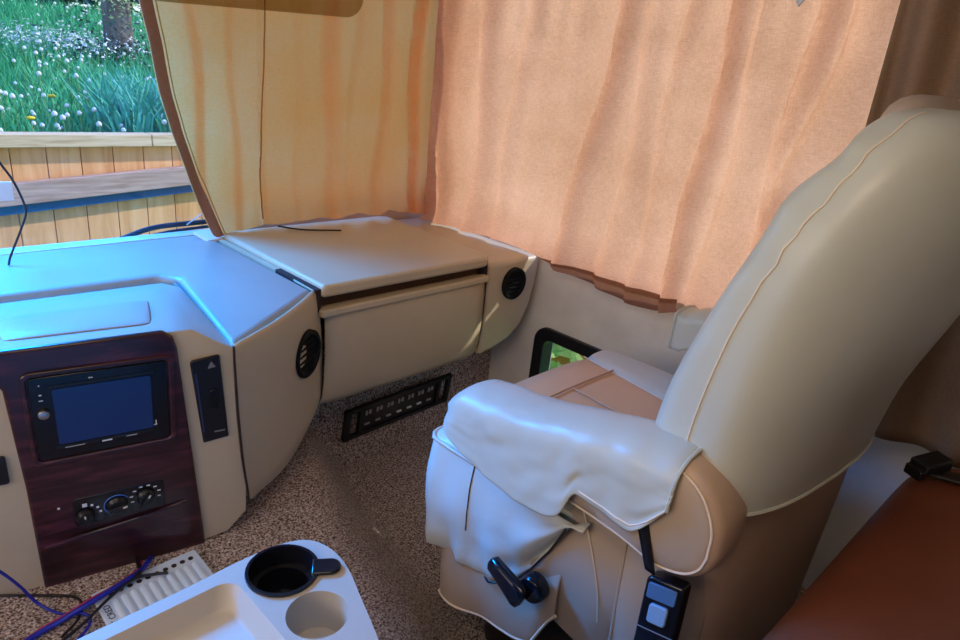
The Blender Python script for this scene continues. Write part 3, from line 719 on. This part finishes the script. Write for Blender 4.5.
wire('black_cable', [(.10, 1.03, .232), (.16, 1.06, .231), (.226, 1.082, .239), (.28, 1.108, .247), (.33, 1.128, .247), (.365, 1.117, .246), (.385, 1.105, .246)], .0030, m_wire, 'black wire lying across the white ribbed holder ending in a plug')
wire('black_cable', [(.06, 1.31, .227), (.14, 1.255, .227), (.2, 1.205, .227), (.235, 1.172, .227), (.240, 1.14, .227), (.222, 1.108, .228), (.19, 1.085, .2275)], .0026, m_wire, 'thin black wire looping on the carpet below the wood panel')
wire('black_cable', [(.36, 1.20, .230), (.352, 1.165, .240), (.345, 1.14, .247), (.333, 1.128, .250)], .0046, m_wire, 'short black lead dropping from the wood panel onto the white ribbed holder')

# ------------------------------------------------------------------ curtains
def crease(a, z, lines):
    """each line: position at the top, position at the bottom, depth, width; a sharp edge with a soft far side"""
    f = 0
    for at, ab, d, w in lines:
        q = max(0, min(1, (1.46-z)/.75)); c = lerp(at, ab, q)+.012*math.sin(z*9+at*20); k = a-c
        f += d*(math.exp(-(k/(w*.14))**2) if k < 0 else math.exp(-(k/(w*.8))**2))*(1-.35*q)
    return f
def soft(a, z, sd, amp):
    return amp*(noise.noise((a*3.2+z*.3, z*.6, sd))+.55*noise.noise((a*8+z*.9, z*1.1, sd+4))+.22*noise.noise((a*16+z*2, z*4, sd+6))+.16*noise.noise((a*5, z*13, sd+8)))
C1 = None
rows = []
ledge = [(.66, .858), (.70, .848), (.87, .794), (1.0, .753), (1.1, .729), (1.22, .713), (1.31, .697), (1.5, .675), (1.75, .65)]
hemw = [(.70, .704), (.85, .704), (.90, .712), (1.0, .722), (1.10, .722), (1.2, .728), (1.28, .722), (1.34, .736), (1.40, .722), (1.46, .738), (1.52, .722), (1.6, .712), (1.72, .69)]
NZ, NX = 60, 130
for i in range(NZ+1):
    t = i/NZ; row = []
    for j in range(NX+1):
        u = j/NX; zb = plw(hemw, lerp(.85, 1.665, u)); z = lerp(zb, 1.74, t**1.0); x = lerp(plw(ledge, z), 1.70, u)
        y = 1.866+soft(x, z, 2.0, .022)-2.0*crease(x, z, [(.80, .86, .010, .05), (.93, .93, .008, .05), (1.25, 1.25, .016, .06), (1.36, 1.33, .010, .07), (1.47, 1.44, .014, .06), (1.58, 1.60, .02, .05), (1.12, 1.15, .006, .05)])
        if t < .12: y -= .028*(1-t/.12)**1.5+.008*noise.noise((x*18, z*9, 3))*(1-t/.12)
        if .28 < u < .31: pass
        y += .012*math.exp(-((x-1.015)/.008)**2)
        row.append((x, min(y, 1.905), z))
    rows.append(row)
c1_ = MB().grid(rows).build('windshield_curtain', m_curt, solid=0)
tag(c1_, 'golden tan cloth curtain drawn across the windshield above the glovebox', 'curtain')
MB().grid([[Vector(r[k])+Vector((0, -.006, 0)) for k in (0, 1, 2, 3, 4)] for r in rows]).build('side_hem', m_hem, c1_)
hs = MB().tube([Vector(r[5])+Vector((0, -.005, 0)) for r in rows], .0018, 5); hs.build('stitching', mat('ochre_thread', (.5, .26, .06), .8), c1_)
sp = []
for r in rows[1:]:
    xs = lerp(1.012, 1.030, (r[0][2]-.72)/.75) if r[0][2] < 1.47 else 1.03
    j = next(k for k in range(NX) if r[k+1][0] >= xs); t = (xs-r[j][0])/(r[j+1][0]-r[j][0])
    sp.append(lerp(Vector(r[j]), Vector(r[j+1]), t)+Vector((0, -.003, 0)))
MB().tube(sp, .0022, 5).build('seam', mat('ochre_thread', (.42, .17, .04), .8), c1_)
# side curtain, round the corner and along the passenger side window
rows = []
hemy = [(1.86, .682), (1.78, .682), (1.65, .685), (1.50, .690), (1.39, .686), (1.28, .682), (1.15, .680), (1.05, .676), (.93, .672), (.85, .676), (.75, .690), (.5, .69), (.05, .69)]
hemy = sorted(hemy); NX = 190
for i in range(NZ+1):
    t = i/NZ; row = []
    for j in range(NX+1):
        u = j/NX; a = lerp(1.862, .27, u)
        y = a; zb = plw(hemy, y); z = lerp(zb, 1.74, t)
        lean = (z-1.0)*.10*max(0, min(1, (1.6-y)/1.0))
        x = 1.708-soft(y-z*.10, z, 7.0, .024)-1.9*crease(-y, z, [(-1.84, -1.80, .018, .05), (-1.63, -1.64, .022, .06), (-1.47, -1.52, .010, .05), (-1.12, -1.22, .024, .05), (-1.03, -1.05, .012, .06), (-.93, -.95, .010, .04), (-.80, -.83, .028, .05), (-.72, -.74, .012, .07), (-.60, -.62, .022, .06), (-.52, -.62, .020, .08)])
        g = max(0, (z-1.25)/.5); x += g*.010*math.sin(y*55+3*math.sin(y*9))
        if t < .1: x -= .016*(1-t/.1)
        cr = max(0, (y-1.74)/.10)
        x -= cr*cr*.02
        row.append((min(x, 1.742), y-lean*0-.0, z))
    rows.append(row)
c2_ = MB().grid(rows).build('side_curtain', m_curt2)
tag(c2_, 'peach cloth curtain hanging across the passenger side window above the pale wall', 'curtain')
j0 = min(range(NX), key=lambda j: abs(rows[0][j][1]-1.30)); j1 = min(range(NX), key=lambda j: abs(rows[0][j][1]-.78))
hm = []
for j in range(j0, j1+1):
    y = rows[0][j][1]; d = plw([(.78, .03), (.86, .042), (.9, .044), (1.05, .034), (1.2, .020), (1.30, .002)], y)
    hm.append([Vector((rows[0][j][0]-.004, y, rows[0][j][2]+d*.35)), Vector((rows[0][j][0]-.002, y, rows[0][j][2]-d*.3)), Vector((min(1.742, rows[0][j][0]+.010), y, rows[0][j][2]-d))])
MB().grid(hm).build('bottom_hem', m_hem, c2_)
# brown drape
rows = []
for i in range(41):
    z = lerp(.56, 1.80, i/40); row = []
    for j in range(61):
        u = j/60; y = lerp(.435-.03*(1.5-z), .0, u); sw = math.sin(u*23+1.2*math.sin(u*5)+(z-1.2)*1.5)
        row.append((1.632+.022*sw+.01*noise.noise((u*6, z*2, 3)), y, z))
    rows.append(row)
tag(MB().grid(rows).build('side_drape', m_drape, solid=.003), 'dark brown drape bunched behind the seat back at the end of the peach curtain', 'drape')
# small metal hook at the top of the side curtain
tag(MB().prism([(-.012, 0), (0, -.018), (.012, 0), (.008, .03), (-.008, .03)], 0, .006, frame((1.66, .64, 1.462), (0, 1, 0), (0, 0, 1), (-1, 0, 0))).build('curtain_clip', m_metal, bevel=.002), 'small blue-grey metal clip on the top of the peach curtain', 'clip')

# sun visor
V = thing('sun_visor', (.83, 1.5, 1.30), 'smoked see-through sun visor hanging in front of the golden curtain', 'sun visor')
vf = frame((.83, 1.5, 1.52), (1, 0, .05), (0, -.05, 1), (0, -1, -.05))
MB().prism(rrect(-.275, -.205, .275, .02, .05, 8), -.003, .003, vf).build('visor_panel', m_smoke, V, bevel=.001)
MB().tube([vf(-.29, .02, 0), vf(.29, .02, 0)], .008, 10).build('hinge_rod', m_black, V)

# ------------------------------------------------------------------ small things on the dash and outside the glass
wire('hanging_wire', [(.10, 1.84, 1.77), (.20, 1.82, 1.40), (.28, 1.80, 1.12), (.318, 1.80, 1.0), (.346, 1.80, .937), (.366, 1.80, .895), (.381, 1.80, .840), (.380, 1.80, .815), (.361, 1.80, .77), (.338, 1.80, .72), (.33, 1.79, .703)], .0026, m_wire, 'thin dark wire hanging down to the dash top in front of the fence view')
tag(MB().box((-.05, -.03, -.004), (.05, .03, .004), frame((.855, 1.855, .706), (.95, .3, 0), (-.3, .95, 0.25), (0, 0, 1))).build('card', m_paper, bevel=.001, smooth=False), 'small white card on the dash at the lower corner of the golden curtain', 'card')
tag(MB().box((.308, 1.796, .852), (.362, 1.801, .895)).build('cable_tag', m_paper, bevel=.001, smooth=False), 'small pale tag on the hanging dark wire at the left edge of the picture', 'tag')
tag(MB().tube(spline([(1.03, 1.80, .728), (1.10, 1.775, .716), (1.20, 1.71, .719)], 6), .0028, 6).build('dash_cable', m_wire), 'short black cable peeking from under the golden curtain onto the glovebox lid', 'cable')
WP = thing('wiper', (.8, 2.02, .66), 'dark blue-black windshield wiper outside the glass at the lower edge', 'wiper')
m_wip = mat('blue_black_rubber', (.01, .03, .07), .4)
MB().tube(spline([(.60, 2.02, .655), (.66, 2.02, .675), (.75, 2.02, .698), (.90, 2.02, .702), (1.2, 2.02, .706)], 6), .008, 8).build('wiper_arm', m_wip, WP)
MB().tube(spline([(.66, 2.0, .66), (.76, 2.0, .684), (.92, 2.0, .692), (1.25, 2.0, .70)], 6), .005, 8).build('wiper_blade', m_wip, WP)
MB().tube([(.84, 2.01, .70), (.99, 2.0, .80)], .0018, 6).build('washer_tube', m_rack, WP)

# ------------------------------------------------------------------ sofa arm behind the seat
SO = thing('leather_sofa', (.9, -.15, 0), 'red-brown leather sofa arm behind the cream seat, at the lower right', 'sofa')
rg = []
for x, q in ((.40, .55), (.41, .8), (.44, .93), (.50, 1), (.8, 1.0), (1.1, 1.0), (1.42, 1.0), (1.50, .96), (1.535, .82), (1.545, .5)):
    w = .245*(.85+.15*q); rg.append(superring((x, -.106+.045*(1.25-x), .437), (0, 1, 0), (0, 0, 1), w*min(1, q+.1), .195*q, 4.2, 40))
MB().loft(rg).build('arm_pad', m_brown, SO, sub=1)
MB().loft([superring((1.11, -.15, z), (1, 0, 0), (0, 1, 0), a, b, 6) for z, a, b in ((0, .32, .17), (.3, .33, .18))]).build('arm_base', m_brown, SO)
BL = thing('seat_belt', (1.42, .03, .60), 'black seat belt with buckle lying on the far end of the brown leather arm', 'seat belt')
MB().grid([[Vector((1.37+.05*v+.01*math.sin(u*7), .09-.30*u, .628+.012*math.sin(u*3.1)-.006*v)) for v in (0, .5, 1)] for u in [k/10 for k in range(11)]]).build('webbing', m_wire, BL, solid=.005)
MB().box((-.03, -.02, -.012), (.03, .02, .012), frame((1.40, .085, .640), (.8, -.5, .2), (.5, .8, 0), (0, 0, 1))).build('buckle', m_black, BL, bevel=.004)
MB().box((-.008, -.018, -.010), (.008, .018, .010), frame((1.36, .100, .632), (.8, -.5, .2), (.5, .8, 0), (0, 0, 1))).build('tongue', m_gloss, BL, bevel=.003)

# ------------------------------------------------------------------ outside
def gz(x, y):
    if y < 4.7: return -.9
    b = plw([(4.7, .12), (9, .66), (13, 1.05), (20, 1.22), (60, 1.4)], y); return b+.03*noise.noise((x*.7, y*.7, 2))
rows = []
for y in [-8, -2, 2, 4.69, 4.71]+[4.71+k*.5 for k in range(1, 26)]+[20, 26, 40, 60]:
    rows.append([(x, y, gz(x, y)) for x in [-12+k*1.0 for k in range(50)]])
struct(MB().grid(rows).build('ground', m_soil))
FN = thing('fence', (2, 4.5, -.9), 'cedar board fence with pale top rail and slanting brace board, outside the windshield', 'fence')
bd = MB(); x = -3.04; random.seed(3)
while x < 7:
    w = .18; bd.box((x+.003, 4.52, -.88), (x+w-.003, 4.545, .58)); x += w
bd.build('board_panel', m_fence, FN, smooth=False)
MB().box((-3, 4.54, -.9), (7, 4.56, .5)).build('backing_rail', m_slot, FN, smooth=False)
for a, b in ((-3, 1.675), (1.681, 7)): MB().box((a, 4.46, .556), (b, 4.57, .628)).build('top_rail', m_rail, FN, bevel=.004)
bf_ = frame((.85, 4.46, .232), (1, 0, .0686), (-.0686, 0, 1), (0, -1, 0))
MB().box((-4, 0, -.04), (6, .122, .02), bf_).build('brace_board', m_brace, FN, bevel=.004)
MB().box((-4, -.055, -.05), (6, 0, -.01), bf_).build('brace_shadow_strip', m_brace_shadow, FN, smooth=False)  # solid strip standing in for the shadow below the brace
# grass
def blades(n, x0, x1, y0, y1, h0, h1, w, seed):
    rnd = random.Random(seed); mb = MB()
    V = mb.v; Fc = mb.f
    for _ in range(n):
        y = y0+(y1-y0)*rnd.random()**1.4; x = rnd.uniform(x0, x1)+(y-5)*.36; z = gz(x, y)-.02; h = rnd.uniform(h0, h1)*(1+.04*(y-5)); a = rnd.uniform(0, 6.28); q = w*(1+.10*(y-5))
        dx, dy = math.cos(a)*q, math.sin(a)*q; lx, ly = rnd.gauss(0, .35)*h, rnd.gauss(0, .35)*h; o = len(V)
        V += [Vector((x-dx, y-dy, z)), Vector((x+dx, y+dy, z)), Vector((x+dx*.6+lx*.4, y+dy*.6+ly*.4, z+h*.6)), Vector((x-dx*.6+lx*.4, y-dy*.6+ly*.4, z+h*.6)), Vector((x+lx, y+ly, z+h))]
        Fc += [(o, o+1, o+2, o+3), (o+3, o+2, o+4)]
    return mb
tag(blades(26000, -.2, 4.2, 4.75, 14, .18, .42, .008, 1).build('grass', m_grass, smooth=False), 'bright green meadow grass beyond the fence', 'grass', kind='stuff')
def tuft(cx, cy, n, h, r, seed):
    rnd = random.Random(seed); mb = MB()
    for _ in range(n):
        a = rnd.uniform(0, 6.28); rr = r*math.sqrt(rnd.random()); x, y = cx+rr*math.cos(a), cy+rr*math.sin(a); z = gz(x, y)-.02
        hh = h*rnd.uniform(.5, 1.1); lx, ly = rnd.gauss(0, .3)*hh, rnd.gauss(0, .3)*hh; w = .009; b = rnd.uniform(0, 3.14); dx, dy = w*math.cos(b), w*math.sin(b); o = len(mb.v)
        mb.v += [Vector((x-dx, y-dy, z)), Vector((x+dx, y+dy, z)), Vector((x+lx*.3+dx, y+ly*.3+dy, z+hh*.6)), Vector((x+lx*.3-dx, y+ly*.3-dy, z+hh*.6)), Vector((x+lx, y+ly, z+hh*.95))]
        mb.f += [(o, o+1, o+2, o+3), (o+3, o+2, o+4)]
    return mb
tag(tuft(2.15, 5.6, 900, .75, .42, 5).build('tall_grass_tuft', m_tuft, smooth=False), 'tall blue-green grass clump just beyond the fence beside the curtain edge', 'grass', kind='stuff')
# tree
TR = thing('tree', (3.10, 9, .6), 'grey-barked tree trunk with leafy base standing in the meadow', 'tree')
rg = []
for z, r in ((.3, .24), (.6, .2), (.9, .165), (1.3, .15), (1.8, .16), (2.6, .15), (4.5, .13)):
    rg.append([Vector((3.10+.02*math.sin(z*3)+r*math.cos(a)*(1+.10*noise.noise((math.cos(a)*2, math.sin(a)*2, z*2))), 9+r*math.sin(a), z)) for a in [2*math.pi*k/20 for k in range(20)]])
MB().loft(rg).build('trunk', m_bark, TR, sub=1)
def leaves(n, fn, sz, seed):
    rnd = random.Random(seed); mb = MB()
    for _ in range(n):
        p = Vector(fn(rnd)); d = Vector((rnd.gauss(0, 1), rnd.gauss(0, 1), rnd.gauss(0, .6))).normalized(); s_ = d.orthogonal().normalized()
        s_ = (Matrix.Rotation(rnd.uniform(0, 6.28), 3, d) @ s_); L = sz*rnd.uniform(.6, 1.3)
        mb.add([p, p+d*L*.5+s_*L*.22, p+d*L, p+d*L*.5-s_*L*.22], [(0, 1, 2, 3)])
    return mb
leaves(1500, lambda r: (3.0+r.gauss(0, .28), 8.75+r.gauss(0, .2), .62+abs(r.gauss(0, .26))), .06, 4).build('base_shoots', m_hedge, TR, smooth=False)
leaves(500, lambda r: (3.16+r.gauss(0, .25), 8.7+r.gauss(0, .2), 1.6+r.gauss(0, .16)), .05, 14).build('upper_leaves', m_leaf, TR, smooth=False)
leaves(1400, lambda r: (3.2+r.gauss(0, 1.6), 9+r.gauss(0, 1.4), 5.2+r.gauss(0, .7)), .35, 6).build('crown', m_leaf, TR, smooth=False)
# hedge far behind
tag(leaves(9000, lambda r: (r.uniform(-1, 9), 19+r.gauss(0, .5), 1.36+r.random()*2.6), .28, 8).build('hedge', m_hedge, smooth=False), 'dark blue-green hedge at the far edge of the meadow', 'hedge', kind='stuff')
# white blossom band
tag(leaves(2600, lambda r: (2.55+r.gauss(0, .55), 9.4+r.gauss(0, .7), gz(2.5, 9.4)+.32+r.gauss(0, .07)), .035, 9).build('white_blossom', m_fluff, smooth=False), 'band of white blossom in the meadow left of the tree', 'blossom', kind='stuff')
# dandelions: one of each kind, then copies
def dandelion(loc, h, yellow):
    L = Vector(loc); o = thing('dandelion', loc, '', 'dandelion')
    MB().tube([L, L+Vector((.01, 0, h*.5)), L+Vector((.0, .01, h))], .0022, 5).build('stem', m_stem, o)
    if yellow: MB().sphere(L+Vector((0, .01, h)), .028, 10, 6, (1, 1, .45)).build('flower', m_yellow, o)
    else:
        mb = MB().sphere(L+Vector((0, .01, h)), .019, 10, 7); rnd = random.Random(2)
        mb.v = [p+Vector((rnd.gauss(0, .0015), rnd.gauss(0, .0015), rnd.gauss(0, .0015))) for p in mb.v]
        mb.build('seed_head', m_fluff, o)
    return o
def dup(o, loc, s=1):
    c = o.copy(); COL.objects.link(c); c.location = loc; c.scale = (s, s, s)
    for ch in o.children:
        k = ch.copy(); COL.objects.link(k); k.parent = c
    return c
rnd = random.Random(21)
base = None; GL = 'white dandelion seed head on a thin stem in the meadow beyond the fence'
for k in range(230):
    y = 5.0+8*rnd.random()**1.3; x = rnd.uniform(-.1, 1.3)+.95+(y-5)*.33; p = (x, y, gz(x, y)); s_ = rnd.uniform(.5, 1.0)
    if base is None: base = dandelion(p, .48, False); q = base; q.scale = (s_, s_, s_)
    else: q = dup(base, p, s_)
    tag(q, GL, 'dandelion', 'dandelion seed heads in the meadow')
yz_ = gz(1.206, 5.2); yd = dandelion((1.206, 5.2, yz_), 0.629-yz_, True); tag(yd, 'yellow dandelion flower lower in view, nearest the fence', 'dandelion', 'yellow dandelion flowers')
y2 = dup(yd, (1.523, 5.9, 0.708-(0.629-yz_))); tag(y2, 'yellow dandelion flower above and right of the nearest yellow one', 'dandelion', 'yellow dandelion flowers')
# shrub outside the low side window
SH = thing('shrub', (2.3, 1.3, -.9), 'bright green leafy shrub with a few reddish leaves outside the low side window', 'shrub')
MB().tube([(2.3, 1.3, -.9), (2.28, 1.28, -.2), (2.35, 1.35, .5)], [.02, .015, .006], 7).build('stem', m_bark, SH)
leaves(1500, lambda r: (max(1.98, 2.35+r.gauss(0, .22)), 1.35+r.gauss(0, .35), min(.62, .15+r.gauss(0, .33))), .13, 31).build('leaves', m_leaf, SH, smooth=False)
leaves(60, lambda r: (max(1.98, 2.1+r.gauss(0, .08)), 1.40+r.gauss(0, .22), .25+r.gauss(0, .15)), .11, 33).build('reddish_leaves', m_leafr, SH, smooth=False)
